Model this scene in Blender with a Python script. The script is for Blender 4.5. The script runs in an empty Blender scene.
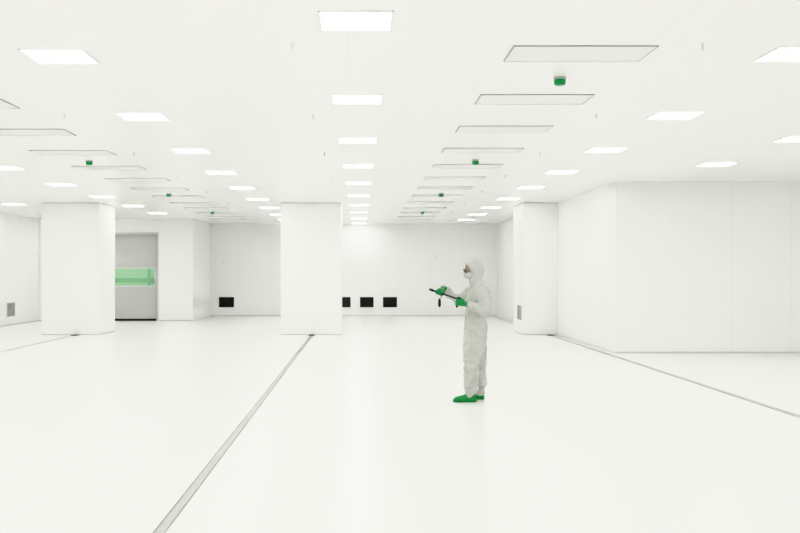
import bpy, bmesh, math
from mathutils import Vector, Matrix, noise
S = bpy.context.scene
F = 960.0
CAM_H = 1.61
CEIL = 3.44

# ------------------------------------------------------------------ materials
def new_mat(name):
    m = bpy.data.materials.new(name); m.use_nodes = True
    nt = m.node_tree
    return m, nt, nt.nodes["Principled BSDF"]

def simple(name, col, rough=0.5, metal=0.0, spec=0.5, emis=None, estr=0.0, bump=0.0, bscale=60.0, vary=0.0):
    m, nt, b = new_mat(name)
    b.inputs["Base Color"].default_value = (*col, 1)
    b.inputs["Roughness"].default_value = rough
    b.inputs["Metallic"].default_value = metal
    b.inputs["Specular IOR Level"].default_value = spec
    if emis:
        b.inputs["Emission Color"].default_value = (*emis, 1)
        b.inputs["Emission Strength"].default_value = estr
    tc = nt.nodes.new("ShaderNodeTexCoord")
    nz = nt.nodes.new("ShaderNodeTexNoise")
    nz.inputs["Scale"].default_value = bscale
    nt.links.new(tc.outputs["Object"], nz.inputs["Vector"])
    if bump > 0:
        bp = nt.nodes.new("ShaderNodeBump")
        bp.inputs["Strength"].default_value = bump
        bp.inputs["Distance"].default_value = 0.01
        nt.links.new(nz.outputs["Fac"], bp.inputs["Height"])
        nt.links.new(bp.outputs["Normal"], b.inputs["Normal"])
    if vary > 0:
        mx = nt.nodes.new("ShaderNodeMix"); mx.data_type = 'RGBA'
        mx.inputs["A"].default_value = (*[c*(1-vary) for c in col], 1)
        mx.inputs["B"].default_value = (*col, 1)
        nt.links.new(nz.outputs["Fac"], mx.inputs["Factor"])
        nt.links.new(mx.outputs["Result"], b.inputs["Base Color"])
    return m

def panelled(name, col, seams, rough=0.35, spec=0.4, dark=0.88, vary=0.02, nscale=0.6):
    """seams: list of (axis, period, offset, width)"""
    m, nt, b = new_mat(name)
    N, L = nt.nodes.new, nt.links.new
    geo = N("ShaderNodeNewGeometry")
    sep = N("ShaderNodeSeparateXYZ"); L(geo.outputs["Position"], sep.inputs[0])
    tot = None
    for ax, per, off, w in seams:
        a = N("ShaderNodeMath"); a.operation = 'ADD'; a.inputs[1].default_value = 1000*per - off
        L(sep.outputs[ax], a.inputs[0])
        d = N("ShaderNodeMath"); d.operation = 'DIVIDE'; d.inputs[1].default_value = per
        L(a.outputs[0], d.inputs[0])
        f = N("ShaderNodeMath"); f.operation = 'FRACT'; L(d.outputs[0], f.inputs[0])
        l = N("ShaderNodeMath"); l.operation = 'LESS_THAN'; l.inputs[1].default_value = w/per
        L(f.outputs[0], l.inputs[0])
        if tot is None: tot = l
        else:
            mm = N("ShaderNodeMath"); mm.operation = 'MAXIMUM'
            L(tot.outputs[0], mm.inputs[0]); L(l.outputs[0], mm.inputs[1]); tot = mm
    nz = N("ShaderNodeTexNoise"); nz.inputs["Scale"].default_value = nscale
    L(geo.outputs["Position"], nz.inputs["Vector"])
    base = N("ShaderNodeMix"); base.data_type = 'RGBA'
    base.inputs["A"].default_value = (*[c*(1-vary) for c in col], 1)
    base.inputs["B"].default_value = (*col, 1)
    L(nz.outputs["Fac"], base.inputs["Factor"])
    last = base.outputs["Result"]
    if tot:
        mx = N("ShaderNodeMix"); mx.data_type = 'RGBA'
        L(tot.outputs[0], mx.inputs["Factor"]); L(last, mx.inputs["A"])
        mx.inputs["B"].default_value = (*[c*dark for c in col], 1)
        last = mx.outputs["Result"]
    L(last, b.inputs["Base Color"])
    b.inputs["Roughness"].default_value = rough
    b.inputs["Specular IOR Level"].default_value = spec
    return m

WC = (0.945, 0.945, 0.933)
M_floor = panelled("epoxy_floor", (0.91, 0.91, 0.899), [], rough=0.26, spec=0.5, vary=0.015, nscale=1.2)
M_ceil = panelled("ceiling_panels", (0.945, 0.945, 0.932), [(0, 1.2, -0.10, 0.008), (1, 3.14, 1.8, 0.008)], rough=0.25, spec=0.5, dark=0.90)
M_wallY = panelled("wall_panel_facing_y", WC, [(0, 1.2, 0.25, 0.010)], rough=0.25, dark=0.92)
M_wallX = panelled("wall_panel_facing_x", WC, [(1, 1.2, 0.55, 0.012)], rough=0.25, dark=0.90)
M_col = panelled("column_cladding", WC, [], rough=0.3)
M_trim = simple("grey_trim", (0.42, 0.42, 0.405), 0.5)
M_ltrim = simple("light_trim", (0.66, 0.66, 0.64), 0.4)
M_dark = simple("dark_grille", (0.012, 0.013, 0.012), 0.5)
M_slat = simple("grille_slat", (0.03, 0.032, 0.03), 0.45, metal=0.2)
M_gslat = simple("grey_louvre", (0.45, 0.45, 0.43), 0.45)
M_drain = simple("floor_joint_strip", (0.50, 0.50, 0.48), 0.5, vary=0.15, bscale=8)
M_drain2 = simple("floor_joint_edge", (0.28, 0.28, 0.26), 0.5)
M_green = simple("green_plastic", (0.012, 0.28, 0.07), 0.4)
M_grey = simple("fixture_grey", (0.42, 0.42, 0.40), 0.4)
M_panelgrey = simple("filter_panel_grey", (0.80, 0.80, 0.785), 0.5)
M_light = simple("light_diffuser", (0.9, 0.9, 0.9), 0.5, emis=(1.0, 1.0, 0.985), estr=9.0)
M_door = simple("door_curtain", (0.62, 0.62, 0.605), 0.5, vary=0.04, bscale=3)
M_gwall = simple("green_lit_wall", (0.68, 0.84, 0.69), 0.6, vary=0.1, bscale=2)
M_gdark = simple("green_band", (0.28, 0.54, 0.32), 0.6)

# ------------------------------------------------------------------ helpers
def link(o, parent=None):
    S.collection.objects.link(o)
    if parent: o.parent = parent
    return o

def obj_from_bm(bm, name, mats, parent=None, smooth=False):
    me = bpy.data.meshes.new(name)
    bmesh.ops.recalc_face_normals(bm, faces=bm.faces)
    bm.to_mesh(me); bm.free()
    if not isinstance(mats, (list, tuple)): mats = [mats]
    for m in mats: me.materials.append(m)
    if smooth:
        for p in me.polygons: p.use_smooth = True
    return link(bpy.data.objects.new(name, me), parent)

def box(bm, x0, x1, y0, y1, z0, z1, mi=0):
    vs = [bm.verts.new(v) for v in [(x0,y0,z0),(x1,y0,z0),(x1,y1,z0),(x0,y1,z0),(x0,y0,z1),(x1,y0,z1),(x1,y1,z1),(x0,y1,z1)]]
    for f in [(0,3,2,1),(4,5,6,7),(0,1,5,4),(1,2,6,5),(2,3,7,6),(3,0,4,7)]:
        fa = bm.faces.new([vs[i] for i in f]); fa.material_index = mi

def boxes(name, lst, mats, parent=None, bevel=0):
    bm = bmesh.new()
    for b in lst: box(bm, *b)
    o = obj_from_bm(bm, name, mats, parent)
    if bevel:
        md = o.modifiers.new("bevel", 'BEVEL'); md.width = bevel; md.segments = 2
    return o

def empty(name, loc=(0,0,0)):
    e = bpy.data.objects.new(name, None); e.location = loc; e.empty_display_size = .2
    return link(e)

# ------------------------------------------------------------------ room shell
XL, XR, YF, YB = -10.8, 12.0, 35.9, -4.0
XN = -5.6   # side of niche
YD = 32.2   # wall with door
XW = 5.13   # right side wall
YW = 19.25  # right front wall
T = 0.3
boxes("floor", [(XL-T, XR+T, YB-T, YF+T+4, -0.2, 0)], M_floor)
boxes("ceiling", [(XL-T, XR+T, YB-T, YF+T+4, CEIL, CEIL+0.2)], M_ceil)
boxes("wall_left", [(XL-T, XL, YB-T, YD+T, 0, CEIL)], M_wallX)
boxes("wall_far", [(XN-T, XW+T, YF, YF+T, 0, CEIL)], M_wallY)
boxes("wall_niche", [(XN-T, XN, YD+T, YF, 0, CEIL)], M_wallX)
DX0, DX1, DH = -9.3, -6.80, 2.93
boxes("wall_door", [(XL, DX0, YD, YD+T, 0, CEIL), (DX1, XN, YD, YD+T, 0, CEIL), (DX0, DX1, YD, YD+T, DH, CEIL)], M_wallY)
boxes("wall_right_side", [(XW, XW+T, YW+T, YF, 0, CEIL)], M_wallX)
boxes("wall_right_front", [(XW, XR+T, YW, YW+T, 0, CEIL)], M_wallY)
boxes("wall_right", [(XR, XR+T, YB-T, YW, 0, CEIL)], M_wallX)
boxes("wall_back", [(XL, XR, YB-T, YB, 0, CEIL)], M_wallY)

bh, bt = 0.035, 0.012
boxes("baseboard_far", [(XN, XW, YF-bt, YF, 0, bh)], M_ltrim)
boxes("baseboard_left", [(XL, XL+bt, YB, YD, 0, bh)], M_ltrim)
boxes("baseboard_niche", [(XN, XN+bt, YD, YF-bt, 0, bh)], M_ltrim)
boxes("baseboard_door", [(XL+bt, DX0-.08, YD-bt, YD, 0, bh), (DX1+.08, XN, YD-bt, YD, 0, bh)], M_ltrim)
boxes("baseboard_right_side", [(XW-bt, XW, YW, 24.92, 0, bh), (XW-bt, XW, 26.5, YF-bt, 0, bh)], M_ltrim)
boxes("baseboard_right_front", [(XW-bt, XR, YW-bt, YW, 0, bh)], M_ltrim)

# ------------------------------------------------------------------ columns
PY0, PY1 = 24.93, 26.5
def column(x0, x1, name="column"):
    e = empty(name, ((x0+x1)/2, (PY0+PY1)/2, 0))
    def L(o):
        o.parent = e; o.matrix_parent_inverse = Matrix.Translation(-e.location); return o
    L(boxes("shaft", [(x0, x1, PY0, PY1, 0, CEIL)], M_col, bevel=0.02))
    L(boxes("base_cove", [(x0-.008, x1+.008, PY0-.008, PY1+.008, 0, 0.03)], M_ltrim, bevel=0.004))
    L(boxes("top_channel", [(x0-.006, x1+.006, PY0-.006, PY1+.006, CEIL-0.02, CEIL-0.001)], M_ltrim))
    return e
column(-8.28, -6.76)
column(-2.06, -0.49)
column(4.24, 5.8)

# ------------------------------------------------------------------ floor joints
def joint(x, y0, y1):
    o = boxes("floor_joint", [
        (x-0.034, x+0.034, y0, y1, 0.0, 0.002, 0),
        (x-0.040, x-0.032, y0, y1, 0.0, 0.004, 1),
        (x+0.032, x+0.040, y0, y1, 0.0, 0.004, 1)], [M_drain, M_drain2])
    boxes("end_cap", [(x-0.07, x+0.07, y1-0.3, y1, 0.0, 0.012, 0)], M_dark, parent=o)
joint(-7.36, YB, PY0-.01)
joint(-1.245, YB, PY0-.01)
joint(4.92, YB, PY0-.01)
boxes("floor_joint", [(4.88, 4.96, PY1+.01, YF-.02, 0, 0.003, 0)], M_drain2)

# ------------------------------------------------------------------ ceiling lights
LW = 0.252
def light_mesh():
    bm = bmesh.new()
    w, fr = LW, 0.014
    box(bm, -w, w, -w, w, -0.004, 0.002, 0)
    for a in [(-w-fr, -w, -w-fr, w+fr), (w, w+fr, -w-fr, w+fr), (-w, w, -w-fr, -w), (-w, w, w, w+fr)]:
        box(bm, *a, -0.006, 0.002, 1)
    me = bpy.data.meshes.new("ceiling_light_panel")
    bmesh.ops.recalc_face_normals(bm, faces=bm.faces)
    bm.to_mesh(me); bm.free()
    me.materials.append(M_light); me.materials.append(M_ltrim)
    return me
LM = light_mesh()
def lights(x, y0, step, ymax, ymin=-3.0):
    y = y0
    while y - step > ymin: y -= step
    while y < ymax:
        o = bpy.data.objects.new("ceiling_light_panel", LM)
        o.location = (x, y, CEIL-0.003); link(o)
        y += step
lights(-0.03, 6.96, 3.14, 35.5)
lights(-2.53, 8.10, 3.13, 35.5)
lights(-6.17, 16.7, 3.14, 31.8)
lights(-9.20, 25.5, 3.14, 31.8)
lights(3.65, 8.02, 3.12, 35.5)
lights(6.0, 13.1, 3.06, 18.8)
lights(9.3, 13.1, 3.06, 18.8)

# ------------------------------------------------------------------ ceiling filter panels
def filt_mesh():
    bm = bmesh.new()
    hx, hy, g = 0.585, 0.285, 0.011
    for a in [(-hx, -hx+g, -hy, hy), (hx-g, hx, -hy, hy), (-hx+g, hx-g, -hy, -hy+g), (-hx+g, hx-g, hy-g, hy)]:
        box(bm, *a, -0.010, 0.0, 0)
    box(bm, -hx+g, hx-g, -hy+g, hy-g, -0.008, 0.0, 1)
    me = bpy.data.meshes.new("ceiling_filter_panel")
    bmesh.ops.recalc_face_normals(bm, faces=bm.faces)
    bm.to_mesh(me); bm.free()
    me.materials.append(M_trim); me.materials.append(M_panelgrey)
    return me
FM = filt_mesh()
for x, y0 in ((1.82, 7.99), (-4.35, 8.25)):
    y = y0 - 4.2
    while y < 35.3:
        o = bpy.data.objects.new("ceiling_filter_panel", FM)
        o.location = (x, y, CEIL); link(o)
        y += 2.105

# ------------------------------------------------------------------ loft tools
def loft(bm, rings, cap=True):
    vr = [[bm.verts.new(p) for p in r] for r in rings]
    n = len(rings[0])
    for a, b in zip(vr[:-1], vr[1:]):
        for i in range(n):
            bm.faces.new((a[i], a[(i+1) % n], b[(i+1) % n], b[i]))
    if cap:
        bm.faces.new(vr[0][::-1]); bm.faces.new(vr[-1])

def lathe(bm, prof, n=20, mat=Matrix()):
    loft(bm, [[mat @ Vector((r*math.cos(2*math.pi*i/n), r*math.sin(2*math.pi*i/n), z)) for i in range(n)] for r, z in prof])

def catmull(pts, rad, sub=5):
    P, R = [], []
    n = len(pts)
    for i in range(n-1):
        p0, p1, p2, p3 = pts[max(i-1,0)], pts[i], pts[i+1], pts[min(i+2,n-1)]
        for k in range(sub):
            t = k/sub
            P.append(0.5*((2*p1)+(p2-p0)*t+(2*p0-5*p1+4*p2-p3)*t*t+(3*p1-p0-3*p2+p3)*t**3))
            R.append((rad[i][0]*(1-t)+rad[i+1][0]*t, rad[i][1]*(1-t)+rad[i+1][1]*t))
    P.append(pts[-1].copy()); R.append(rad[-1])
    return P, R

def tube(bm, pts, radii, ref=(0,1,0), n=16, sub=5, round_ends=True):
    pts = [Vector(p) for p in pts]
    rad = [(r, r) if not isinstance(r, tuple) else r for r in radii]
    P, R = catmull(pts, rad, sub) if sub > 1 else (pts, rad)
    ref = Vector(ref)
    T = [(P[min(i+1, len(P)-1)] - P[max(i-1, 0)]).normalized() for i in range(len(P))]
    def ring(c, t, a, b):
        u = (ref - t*ref.dot(t)).normalized(); v = t.cross(u)
        return [c + u*a*math.cos(2*math.pi*i/n) + v*b*math.sin(2*math.pi*i/n) for i in range(n)]
    rings = []
    if round_ends:
        for k in (80, 60, 40, 20):
            s, c = math.sin(math.radians(k)), math.cos(math.radians(k))
            m = min(R[0]); rings.append(ring(P[0]-T[0]*m*s, T[0], R[0][0]*c, R[0][1]*c))
    for p, t, r in zip(P, T, R): rings.append(ring(p, t, *r))
    if round_ends:
        for k in (20, 40, 60, 80):
            s, c = math.sin(math.radians(k)), math.cos(math.radians(k))
            m = min(R[-1]); rings.append(ring(P[-1]+T[-1]*m*s, T[-1], R[-1][0]*c, R[-1][1]*c))
    loft(bm, rings)

def ellipsoid(bm, c, r, mat=Matrix(), nu=24, nv=14):
    rings = []
    for j in range(1, nv):
        th = math.pi*j/nv
        rings.append([mat @ (Vector(c)+Vector((r[0]*math.sin(th)*math.cos(2*math.pi*i/nu), r[1]*math.sin(th)*math.sin(2*math.pi*i/nu), r[2]*math.cos(th)))) for i in range(nu)])
    loft(bm, rings)

def remesh(bm, name, vox, smooth_it=4, sfac=0.5):
    me = bpy.data.meshes.new(name+"_tmp")
    bmesh.ops.recalc_face_normals(bm, faces=bm.faces)
    bm.to_mesh(me); bm.free()
    o = bpy.data.objects.new(name+"_tmp", me); S.collection.objects.link(o)
    md = o.modifiers.new("r", 'REMESH'); md.mode = 'VOXEL'; md.voxel_size = vox
    if smooth_it:
        sm = o.modifiers.new("s", 'SMOOTH'); sm.iterations = smooth_it; sm.factor = sfac
    dg = bpy.context.evaluated_depsgraph_get()
    dg.update()
    out = bpy.data.meshes.new_from_object(o.evaluated_get(dg))
    bpy.data.objects.remove(o); bpy.data.meshes.remove(me)
    for p in out.polygons: p.use_smooth = True
    out.name = name
    return out

# ------------------------------------------------------------------ ceiling detectors and sprinklers
def det_mesh():
    bm = bmesh.new()
    lathe(bm, [(0.001,0),(0.060,0),(0.060,-0.016),(0.055,-0.020),(0.001,-0.020)], 24)
    for f in bm.faces: f.material_index = 1
    k = len(bm.faces)
    lathe(bm, [(0.05,-0.018),(0.054,-0.022),(0.054,-0.060),(0.047,-0.072),(0.03,-0.078),(0.001,-0.080)], 24)
    bm.faces.ensure_lookup_table()
    for f in bm.faces[k:]: f.material_index = 0
    me = bpy.data.meshes.new("smoke_detector"); bmesh.ops.recalc_face_normals(bm, faces=bm.faces)
    bm.to_mesh(me); bm.free(); me.materials.append(M_green); me.materials.append(M_grey)
    return me
DM = det_mesh()
for x, ys in ((1.87, (8.98, 15.55, 22.1, 28.7)), (-4.4, (15.6, 22.1, 28.6))):
    for y in ys:
        o = bpy.data.objects.new("smoke_detector", DM); o.location = (x, y, CEIL); link(o)

M_spr = simple("sprinkler_white", (0.72, 0.72, 0.70), 0.4)
def spr_mesh():
    bm = bmesh.new()
    lathe(bm, [(0.001,0),(0.022,0),(0.019,-0.006),(0.006,-0.008),(0.006,-0.03),(0.009,-0.032),(0.009,-0.038),(0.001,-0.04)], 14)
    for s in (-1, 1):
        tube(bm, [(s*0.007,0,-0.036),(s*0.011,0,-0.047),(s*0.003,0,-0.060)], [0.0018]*3, n=6, sub=3)
    lathe(bm, [(0.001,-0.058),(0.013,-0.059),(0.013,-0.061),(0.001,-0.062)], 14)
    me = bpy.data.meshes.new("ceiling_sprinkler"); bmesh.ops.recalc_face_normals(bm, faces=bm.faces)
    bm.to_mesh(me); bm.free(); me.materials.append(M_spr)
    return me
SM = spr_mesh()
for x in (-6.7, -3.42, -0.54, 2.73):
    y = 7.65
    while y < 35:
        if not (x < XN and y > YD-0.3):
            if not (-2.1 < x < -0.4 and PY0-.1 < y < PY1+.1):
                o = bpy.data.objects.new("ceiling_sprinkler", SM); o.location = (x, y, CEIL); link(o)
        y += 3.45

# ------------------------------------------------------------------ wall grilles
def grille(axis, pos, a0, a1, z0, z1, sgn, frame, slat, back):
    bm = bmesh.new()
    def B(u0,u1,z0_,z1_,d0,d1,mi):
        p0, p1 = sorted((pos+sgn*d0, pos+sgn*d1))
        if axis == 'y': box(bm, u0,u1,p0,p1,z0_,z1_,mi)
        else: box(bm, p0,p1,u0,u1,z0_,z1_,mi)
    fr = 0.025
    B(a0,a1,z0,z0+fr,0.001,0.02,0); B(a0,a1,z1-fr,z1,0.001,0.02,0)
    B(a0,a0+fr,z0+fr,z1-fr,0.001,0.02,0); B(a1-fr,a1,z0+fr,z1-fr,0.001,0.02,0)
    B(a0+fr,a1-fr,z0+fr,z1-fr,0.001,0.004,2)
    n = 9
    for i in range(n):
        z = z0+fr+(z1-z0-2*fr)*(i+0.5)/n
        B(a0+fr,a1-fr,z-0.006,z+0.006,0.004,0.016,1)
    return obj_from_bm(bm, "wall_vent_grille", [frame, slat, back])
s = YF/F
def gx(px): return (px-360)*s
for a, b in ((219,234),(336,350.5),(360,373.5),(383,397)):
    grille('y', YF, gx(a), gx(b), 0.33, 0.71, -1, M_slat, M_slat, M_dark)
grille('x', XL, 29.35, 30.0, 0.27, 0.69, 1, M_gslat, M_gslat, M_trim)
grille('x', 4.24, 25.2, 25.8, 0.37, 0.75, -1, M_gslat, M_gslat, M_trim)

for px, py in ((383,258),(437,257),(224,262)):
    x, z = gx(px), CAM_H+(273-py)*s
    boxes("wall_sensor_box", [(x-.04,x+.04,YF-.035,YF,z-.05,z+.05),(x-.02,x+.02,YF-.045,YF-.03,z-.02,z+.02)], M_panelgrey, bevel=.006)

# ------------------------------------------------------------------ door
d = empty("door_1", (DX0, YD, 0))
def DP(o): o.parent = d; o.matrix_parent_inverse = Matrix.Translation(-d.location); return o
yc = YD+0.16
wz0, wz1 = 1.18, 1.76
wx0, wx1 = DX0+0.25, DX1-0.12
DP(boxes("frame", [(DX0-.05,DX0+.02,YD-.02,YD+T-.02,0,DH+.05),(DX1-.02,DX1+.05,YD-.02,YD+T-.02,0,DH+.05),(DX0+.02,DX1-.02,YD-.02,YD+T-.02,DH-.02,DH+.05)], M_ltrim, bevel=.004))
DP(boxes("curtain", [(DX0+.02,wx0,yc,yc+.02,0.07,DH-.02),(wx1,DX1-.02,yc,yc+.02,0.07,DH-.02),(wx0,wx1,yc,yc+.02,0.07,wz0),(wx0,wx1,yc,yc+.02,wz1,DH-.02)], M_door))
DP(boxes("bottom_bar", [(DX0+.02,DX1-.02,yc-.03,yc+.04,0.0,0.07)], M_dark))
DP(boxes("guides", [(DX1-.07,DX1-.02,yc-.04,yc-.005,0.09,DH-.02),(DX0+.02,DX0+.07,yc-.04,yc-.005,0.09,DH-.02)], M_trim))
mg, nt, b = new_mat("green_window_film")
tr = nt.nodes.new("ShaderNodeBsdfTransparent"); tr.inputs[0].default_value = (0.88,0.97,0.89,1)
mx = nt.nodes.new("ShaderNodeMixShader"); mx.inputs[0].default_value = 0.15
b.inputs["Base Color"].default_value = (0.7,0.9,0.72,1); b.inputs["Roughness"].default_value = .2
nt.links.new(tr.outputs[0], mx.inputs[1]); nt.links.new(b.outputs[0], mx.inputs[2])
nt.links.new(mx.outputs[0], nt.nodes["Material Output"].inputs[0])
DP(boxes("window", [(wx0,wx1,yc+.005,yc+.012,wz0,wz1)], mg))
DP(boxes("window_frame", [(wx0-.02,wx1+.02,yc-.012,yc+.0,wz0-.03,wz0),(wx0-.02,wx1+.02,yc-.012,yc+.0,wz1,wz1+.03),
    (wx1,wx1+.03,yc-.012,yc,wz0,wz1),(wx0-.03,wx0,yc-.012,yc,wz0,wz1)], M_panelgrey))
boxes("wall_corridor", [(XL-T,XN-T,YF+0.3,YF+0.5,0,CEIL,0),(XL-T-.1,XL-T,YD+T,YF+.5,0,CEIL,0),
      (XL-T,XN-T-.01,YF+0.26,YF+0.3,1.25,1.42,1),(-8.0,-7.9,YF+0.24,YF+0.3,0,CEIL,1),(-7.0,-6.95,YF+0.24,YF+0.3,0,CEIL,1)], [M_gwall, M_gdark])
for xx in (-9.6, -8.3, -7.0):
    o = bpy.data.objects.new("ceiling_light_panel", LM); o.location = (xx, 34.2, CEIL-.003); link(o)

# ------------------------------------------------------------------ the worker
PX = 0.01258
ORG = Vector(((474-360)*PX, 12.1, 0))
def P(px, py, y): return Vector(((px-474)*PX, y, (401-py)*PX))

M_suit, nt, b = new_mat("coverall_fabric")
b.inputs["Roughness"].default_value = 0.75
b.inputs["Specular IOR Level"].default_value = 0.25
tc = nt.nodes.new("ShaderNodeTexCoord")
n1 = nt.nodes.new("ShaderNodeTexNoise"); n1.inputs["Scale"].default_value = 9; n1.inputs["Detail"].default_value = 4; n1.inputs["Distortion"].default_value = 1.0
nt.links.new(tc.outputs["Object"], n1.inputs["Vector"])
cr = nt.nodes.new("ShaderNodeValToRGB")
cr.color_ramp.elements[0].position = .3; cr.color_ramp.elements[0].color = (0.49,0.50,0.465,1)
cr.color_ramp.elements[1].position = .7; cr.color_ramp.elements[1].color = (0.57,0.58,0.545,1)
nt.links.new(n1.outputs["Fac"], cr.inputs[0]); nt.links.new(cr.outputs[0], b.inputs["Base Color"])
bp = nt.nodes.new("ShaderNodeBump"); bp.inputs["Strength"].default_value = .4; bp.inputs["Distance"].default_value = .03
nt.links.new(n1.outputs["Fac"], bp.inputs["Height"]); nt.links.new(bp.outputs[0], b.inputs["Normal"])
M_glove = simple("green_nitrile", (0.010,0.24,0.055), .4, bump=.2, bscale=90)
M_shoe = simple("green_shoe_cover", (0.007,0.23,0.045), .5, bump=.4, bscale=40)
M_skin = simple("skin", (0.36,0.24,0.18), .5)
M_mask = simple("mask_fabric", (0.56,0.57,0.55), .7)
M_black = simple("black_plastic", (0.012,0.013,0.013), .4)
M_gframe = simple("goggle_frame_grey", (0.12,0.125,0.12), .4)
M_eye = simple("eye_white", (0.8,0.8,0.78), .3)
M_iris = simple("iris", (0.05,0.03,0.02), .2)

W = empty("cleanroom_worker", ORG)
A = P(430, 289.5, 0.0); Bp = P(457.5, 299.0, -0.13)
dd = (Bp - A).normalized()
def on_rod(px):
    t = ((px-474)*PX - A.x)/(Bp.x-A.x); return A + (Bp-A)*t
def hand_frame(center, xdes, ydir):
    Y = ydir.normalized(); X = (xdes - Y*xdes.dot(Y)).normalized(); Z = X.cross(Y)
    R = Matrix((X, Y, Z)).transposed().to_4x4()
    off = R @ Vector((0.058, 0, -0.034))
    return Matrix.Translation(center - off) @ R
def build_hand(M, thumb, name):
    bm = bmesh.new()
    def T(pts): return [M @ Vector(p) for p in pts]
    refY = (M.to_3x3() @ Vector((0,1,0)))
    tube(bm, T([(-0.115,0,0),(-0.06,0,0),(-0.035,0,0),(0.0,0,0.0),(0.035,0,-0.001),(0.048,0,-0.002)]),
         [(0.034,0.030),(0.029,0.022),(0.034,0.018),(0.040,0.017),(0.041,0.014),(0.039,0.012)], ref=refY, n=20)
    lens = {0:1.0, 1:1.08, 2:1.0, 3:0.86}
    for i in range(4):
        y = thumb*(0.031 - i*0.0206)
        l = lens[i]; r = 0.0092 if i < 3 else 0.0082
        cx, cz = 0.058, -0.034
        pts = [(0.030, y, -0.002), (0.050, y, -0.005)]
        R_ = 0.0245
        for ang in (60, 20, -35, -85, -85-40*l):
            pts.append((cx+R_*math.cos(math.radians(ang))*(.9+.1*l), y*(1.03), cz+R_*math.sin(math.radians(ang))))
        tube(bm, T(pts), [r*1.1, r*1.1, r*1.05, r, r*.98, r*.92, r*.8], ref=refY, n=10, sub=4)
    tube(bm, T([(-0.03, thumb*0.022, -0.006), (0.0, thumb*0.045, -0.018), (0.022, thumb*0.050, -0.036), (0.042, thumb*0.040, -0.055), (0.056, thumb*0.028, -0.062)]),
         [0.015, 0.0135, 0.0115, 0.0105, 0.0085], ref=refY, n=10, sub=4)
    me = remesh(bm, name, 0.0022, 2)
    me.materials.append(M_glove)
    return link(bpy.data.objects.new(name, me), W)
MR = hand_frame(on_rod(439), Vector((-0.6, -0.8, 0)), dd)
if MR.to_3x3().col[2].z < 0: MR = hand_frame(on_rod(439), Vector((-0.6,-0.8,0)), -dd)
GC = P(457.0, 302.0, -0.13)
GD = Vector((-0.22, 0.0, -1.0)).normalized()
MLh = hand_frame(GC, Vector((-0.90, 0.42, 0.12)), GD)
build_hand(MR, 1, "right_hand")
build_hand(MLh, -1, "left_hand")
def wr(M, d): return M @ Vector((-d,0,0))

bm = bmesh.new()
tube(bm, [(0.015,0,0.84),(0.025,0,0.95),(0.035,0,1.10),(0.050,0,1.25),(0.060,0,1.37),(0.058,0,1.45),(0.045,0,1.52),(0.03,0,1.60)],
     [(0.13,0.165),(0.150,0.180),(0.138,0.170),(0.138,0.180),(0.130,0.190),(0.095,0.165),(0.070,0.085),(0.075,0.080)], ref=(1,0,0), n=28)
tube(bm, [(0.0,-0.085,0.90),(-0.02,-0.095,0.72),(-0.045,-0.10,0.48),(-0.045,-0.105,0.28),(-0.050,-0.11,0.10)],
     [(0.135,0.105),(0.122,0.105),(0.100,0.092),(0.095,0.088),(0.074,0.070)], ref=(1,0,0), n=22)
tube(bm, [(0.045,0.085,0.90),(0.06,0.095,0.72),(0.080,0.10,0.48),(0.090,0.105,0.28),(0.092,0.11,0.10)],
     [(0.135,0.105),(0.118,0.105),(0.096,0.092),(0.090,0.088),(0.072,0.070)], ref=(1,0,0), n=22)
shL = Vector((0.065,-0.172,1.385)); elL = P(482.0,309.0,-0.25)
wL2, wL1, wL = wr(MLh,.125), wr(MLh,.105), wr(MLh,.088)
tube(bm, [(0.055,-0.10,1.41), shL, (shL+elL)/2+Vector((0.012,-.02,0)), elL, (elL*.5+wL2*.5)+Vector((0,0,-.01)), wL2, wL1, wL],
     [0.075,0.084,0.078,0.070,0.062,0.050,0.045,0.030], ref=(0,1,0.01), n=20)
shR = Vector((0.05,0.172,1.39)); elR = P(461,299.5,0.26)
wR2, wR1, wR = wr(MR,.120), wr(MR,.105), wr(MR,.088)
tube(bm, [(0.05,0.10,1.41), shR, (shR+elR)/2, elR, (elR*.5+wR2*.5)+Vector((0,0.01,-.015)), wR2, wR1, wR],
     [0.075,0.082,0.076,0.068,0.060,0.046,0.044,0.030], ref=(0,0,1), n=20)
HC = Vector((-0.004,0,1.655))
HM = Matrix.Translation(HC) @ Matrix.Rotation(math.radians(14),4,'Z') @ Matrix.Rotation(math.radians(-20),4,'Y')
ellipsoid(bm, (0.022,0,0.012), (0.110,0.098,0.120), HM)
ellipsoid(bm, (0.050,0,-0.02), (0.082,0.086,0.112), HM)
rim = [HM @ Vector((-0.066+0.012*math.cos(2*math.pi*i/24)**2, 0.078*math.cos(2*math.pi*i/24), 0.004+0.097*math.sin(2*math.pi*i/24))) for i in range(25)]
tube(bm, rim, [0.010]*25, ref=HM.to_3x3() @ Vector((1,0.01,0.02)), n=8, sub=1, round_ends=False)
tube(bm, [HM@Vector((-0.02,0,-0.10)), (0.0,0,1.51), (0.03,0,1.43)], [(0.06,.07),(0.062,.08),(0.07,.1)], ref=(1,0,0), n=18)
me = remesh(bm, "coverall", 0.0075, 5)
nrm = [v.normal.copy() for v in me.vertices]
def rd(n): return 1-2*math.sqrt(n*n+0.0025)
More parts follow.
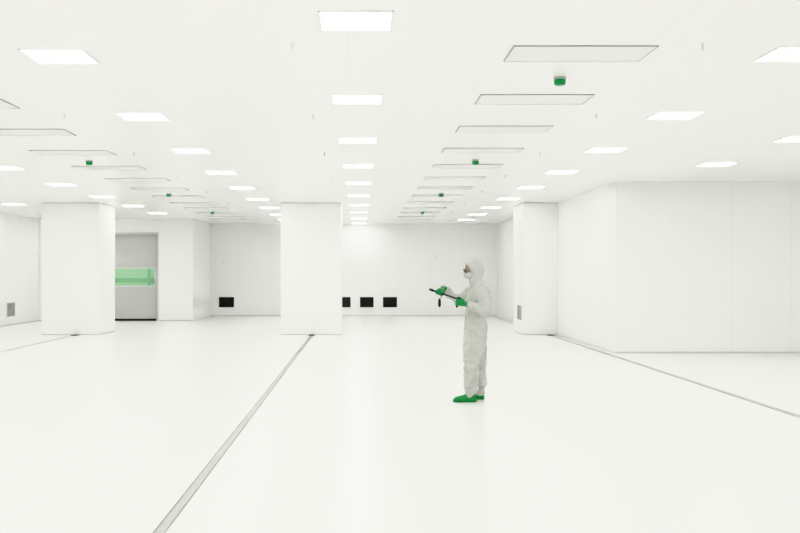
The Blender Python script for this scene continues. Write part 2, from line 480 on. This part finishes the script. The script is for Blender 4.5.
for v, nn in zip(me.vertices, nrm):
    p = v.co
    wv = noise.noise_vector(p*3.0)*0.07
    q = p + wv
    n1_ = noise.noise(Vector((q.x*4+q.z*3, q.y*4, q.z*9-q.x*5)))
    n2_ = noise.noise(Vector((q.x*9, q.y*9, q.z*4)) + Vector((7,3,1)))
    n3_ = noise.noise(Vector((q.x*10, q.y*8, q.z*24)) + Vector((1,9,4)))
    amp = 1.1
    if p.z > 1.45: amp = max(0.15, 1-(p.z-1.45)/.12)
    joint_w = max(0, 1-abs(p.z-0.50)/0.14) + max(0, 1-abs(p.z-0.15)/0.14) + max(0, 1-abs(p.z-0.86)/0.10) + (0.6 if (p.z > 1.1 and (p.y < -.17 or p.x < -.15)) else 0)
    dist = (0.018*(rd(n1_)-0.5) + 0.012*(rd(n2_)-0.5) + 0.010*(rd(n3_)-0.5)*min(joint_w,1))*amp
    for M_ in (MR, MLh):
        dd_ = (p - wr(M_, .1)).length
        if dd_ < .12: dist *= dd_/.12
    if abs(p.z-1.04) < 0.03 and abs(p.y) < .2 and -0.15 < p.x: dist -= 0.007*(1-abs(p.z-1.04)/0.03)
    v.co = p + nn*dist
me.materials.append(M_suit)
link(bpy.data.objects.new("coverall", me), W)

bm = bmesh.new()
tube(bm, [(-0.116,0,0.95),(-0.098,0,1.10),(-0.084,0,1.25),(-0.066,0,1.37),(-0.034,0,1.44)], [(0.018,0.010)]*5, ref=(0,1,0), n=10)
obj_from_bm(bm, "zip_flap", M_suit, W, True)

bm = bmesh.new()
for M_ in (MR, MLh):
    r = M_.to_3x3() @ Vector((0,1,0))
    tube(bm, [wr(M_,.106), wr(M_,.09), wr(M_,.065)], [(0.047,0.045),(0.040,0.036),(0.031,0.024)], ref=r, n=20, sub=3, round_ends=False)
obj_from_bm(bm, "glove_cuffs", M_glove, W, True)

def foot(heel, length, y, ang, name):
    st = [(0.0,.022,.040),(0.03,.036,.085),(0.12,.045,.11),(0.25,.048,.118),(0.40,.049,.108),(0.55,.052,.090),(0.70,.055,.080),(0.84,.052,.070),(0.94,.040,.056),(1.0,.014,.026)]
    bm = bmesh.new(); rings = []
    R = Matrix.Translation((heel, y, 0)) @ Matrix.Rotation(math.radians(ang),4,'Z')
    for t, w, h in st:
        ring = []
        for i in range(20):
            a = 2*math.pi*i/20; c, s_ = math.cos(a), math.sin(a)
            zz = 0.5*h*(1+math.copysign(abs(s_)**(.45 if s_ < 0 else .9), s_))
            ww = w*math.copysign(abs(c)**.7, c)*(1.0 if s_ <= 0 else 1-.25*s_)
            ring.append(R @ Vector((-t*length, ww, zz+0.002)))
        rings.append(ring)
    loft(bm, rings)
    tube(bm, [R@Vector((-length*.24,0,0.06)), R@Vector((-length*.235,0,0.115))], [(0.062,0.056),(0.060,0.056)], ref=(1,0,0), n=20, sub=2, round_ends=False)
    o = obj_from_bm(bm, name, M_shoe, W, True)
    md = o.modifiers.new("sub", 'SUBSURF'); md.levels = 1; md.render_levels = 1
    return o
foot(0.020, 0.300, -0.11, 6, "left_shoe_cover")
foot(0.150, 0.290, 0.11, -8, "right_shoe_cover")

bm = bmesh.new()
ellipsoid(bm, (-0.012,0,0.012), (0.096,0.074,0.100), HM)
ellipsoid(bm, (-0.050,0,-0.055), (0.050,0.050,0.045), HM)
ellipsoid(bm, (-0.088,0,-0.082), (0.018,0.022,0.018), HM)
tube(bm, [HM@Vector((-0.103,0,0.022)), HM@Vector((-0.112,0,0.000)), HM@Vector((-0.120,0,-0.020)), HM@Vector((-0.108,0,-0.028))], [.008,.010,.012,.011], n=10)
ellipsoid(bm, (-0.102,0.032,0.038), (0.010,0.024,0.008), HM)
ellipsoid(bm, (-0.102,-0.032,0.038), (0.010,0.024,0.008), HM)
ellipsoid(bm, (-0.099,0,-0.050), (0.013,0.024,0.006), HM)
ellipsoid(bm, (-0.098,0,-0.060), (0.012,0.020,0.006), HM)
ellipsoid(bm, (0.005,0.075,-0.005), (0.018,0.010,0.030), HM)
ellipsoid(bm, (0.005,-0.075,-0.005), (0.018,0.010,0.030), HM)
tube(bm, [HM@Vector((0.01,0,-0.05)), (0.04,0,1.50)], [.055,.058], n=16, ref=(1,0,0))
me = remesh(bm, "head", 0.004, 4); me.materials.append(M_skin)
link(bpy.data.objects.new("head", me), W)
for sy, nm in ((1, "right_eye"), (-1, "left_eye")):
    bm = bmesh.new()
    ellipsoid(bm, (-0.096,sy*0.031,0.016), (0.012,0.013,0.010), HM, 16, 10)
    k = len(bm.faces)
    ellipsoid(bm, (-0.105,sy*0.031,0.015), (0.004,0.006,0.006), HM, 12, 8)
    bm.faces.ensure_lookup_table()
    for f in bm.faces[k:]: f.material_index = 1
    obj_from_bm(bm, nm, [M_eye, M_iris], W, True)
bm = bmesh.new()
ellipsoid(bm, (-0.074,0,-0.042), (0.066,0.062,0.056), HM)
tube(bm, [HM@Vector((-0.125,0,0.0)), HM@Vector((-0.134,0,-0.025)), HM@Vector((-0.134,0,-0.05))], [.012,.016,.014], n=10)
me = remesh(bm, "face_mask", 0.004, 3); me.materials.append(M_mask)
link(bpy.data.objects.new("face_mask", me), W)
bm = bmesh.new(); bl = bmesh.new()
for sy in (1,-1):
    def gp(a, k=1.0):
        y = sy*(0.036+0.032*k*math.cos(a)); return HM @ Vector((-0.122+0.32*max(0,abs(y)-.015), y, 0.018+0.025*k*math.sin(a)))
    pts = [gp(2*math.pi*i/20) for i in range(21)]
    tube(bm, pts, [0.0032]*21, ref=HM.to_3x3()@Vector((1,.01,.02)), n=6, sub=1, round_ends=False)
    tube(bm, [HM@Vector((-0.104,sy*0.067,0.022)), HM@Vector((-0.085,sy*0.071,0.020)), HM@Vector((-0.062,sy*0.074,0.016))], [.004]*3, n=6, sub=2)
    c = bl.verts.new(gp(0,0)); vs = [bl.verts.new(p) for p in pts[:-1]]
    for i in range(20): bl.faces.new((c, vs[i], vs[(i+1)%20]))
obj_from_bm(bm, "glasses_frame", M_gframe, W, True)
M_lens, nt, b = new_mat("tinted_lens")
tr = nt.nodes.new("ShaderNodeBsdfTransparent"); tr.inputs[0].default_value = (0.5,0.52,0.5,1)
mx = nt.nodes.new("ShaderNodeMixShader"); mx.inputs[0].default_value = .2
b.inputs["Base Color"].default_value = (.15,.15,.15,1); b.inputs["Roughness"].default_value = .15
nt.links.new(tr.outputs[0], mx.inputs[1]); nt.links.new(b.outputs[0], mx.inputs[2]); nt.links.new(mx.outputs[0], nt.nodes["Material Output"].inputs[0])
obj_from_bm(bl, "lenses", M_lens, W, True)

I = empty("handheld_particle_probe", ORG)
bm = bmesh.new()
tube(bm, [A+dd*0.05, Bp], [0.0095,0.0105], n=14, sub=4)
g = on_rod(439); tube(bm, [g-dd*.05, g+dd*.05], [0.0148,0.0148], n=14, sub=2)
tube(bm, [A, A+dd*0.02, A+dd*0.045, A+dd*0.06], [(0.022,0.012),(0.026,0.016),(0.024,0.016),(0.012,0.011)], ref=(0,1,0), n=16, sub=3)
tube(bm, [GC-GD*0.055, GC-GD*.03, GC+GD*0.055], [0.016,0.0148,0.0148], n=16, sub=3)
tube(bm, [GC-GD*0.055+Vector((.012,0,-.004)), Bp-dd*.03], [(0.016,0.015),(0.013,0.013)], n=14, sub=2)
obj_from_bm(bm, "wand", M_black, I, True)
bm = bmesh.new()
c0 = on_rod(442.5)
tube(bm, [c0, c0+Vector((-0.012,-0.01,-0.035)), P(439.5,299,-0.03)], [.0035]*3, n=8, sub=4)
q = P(439.5,299,-0.03)
tube(bm, [q, q+Vector((0,0,-0.02)), q+Vector((0,0,-0.075)), q+Vector((0,0,-0.095))], [(0.010,.010),(0.018,.014),(0.019,.014),(0.010,.010)], ref=(1,0,0), n=14, sub=3)
obj_from_bm(bm, "hanging_sensor", M_black, I, True)

# ------------------------------------------------------------------ world, camera
w = bpy.data.worlds.new("World"); S.world = w; w.use_nodes = True
w.node_tree.nodes["Background"].inputs[0].default_value = (0.9,0.9,0.88,1)
w.node_tree.nodes["Background"].inputs[1].default_value = 0.5

cam = bpy.data.cameras.new("camera"); co = bpy.data.objects.new("camera", cam); S.collection.objects.link(co)
co.location = (0,0,CAM_H); co.rotation_euler = (math.radians(90),0,0)
cam.sensor_width = 36; cam.lens = F/800*36
cam.shift_x = 40/800; cam.shift_y = 6.5/800
cam.clip_end = 200
S.camera = co
try:
    S.cycles.diffuse_bounces = 8
    S.cycles.max_bounces = 10
except Exception: pass
try: S.view_settings.view_transform = 'Khronos PBR Neutral'
except Exception: S.view_settings.view_transform = 'Standard'
S.view_settings.exposure = 1.12
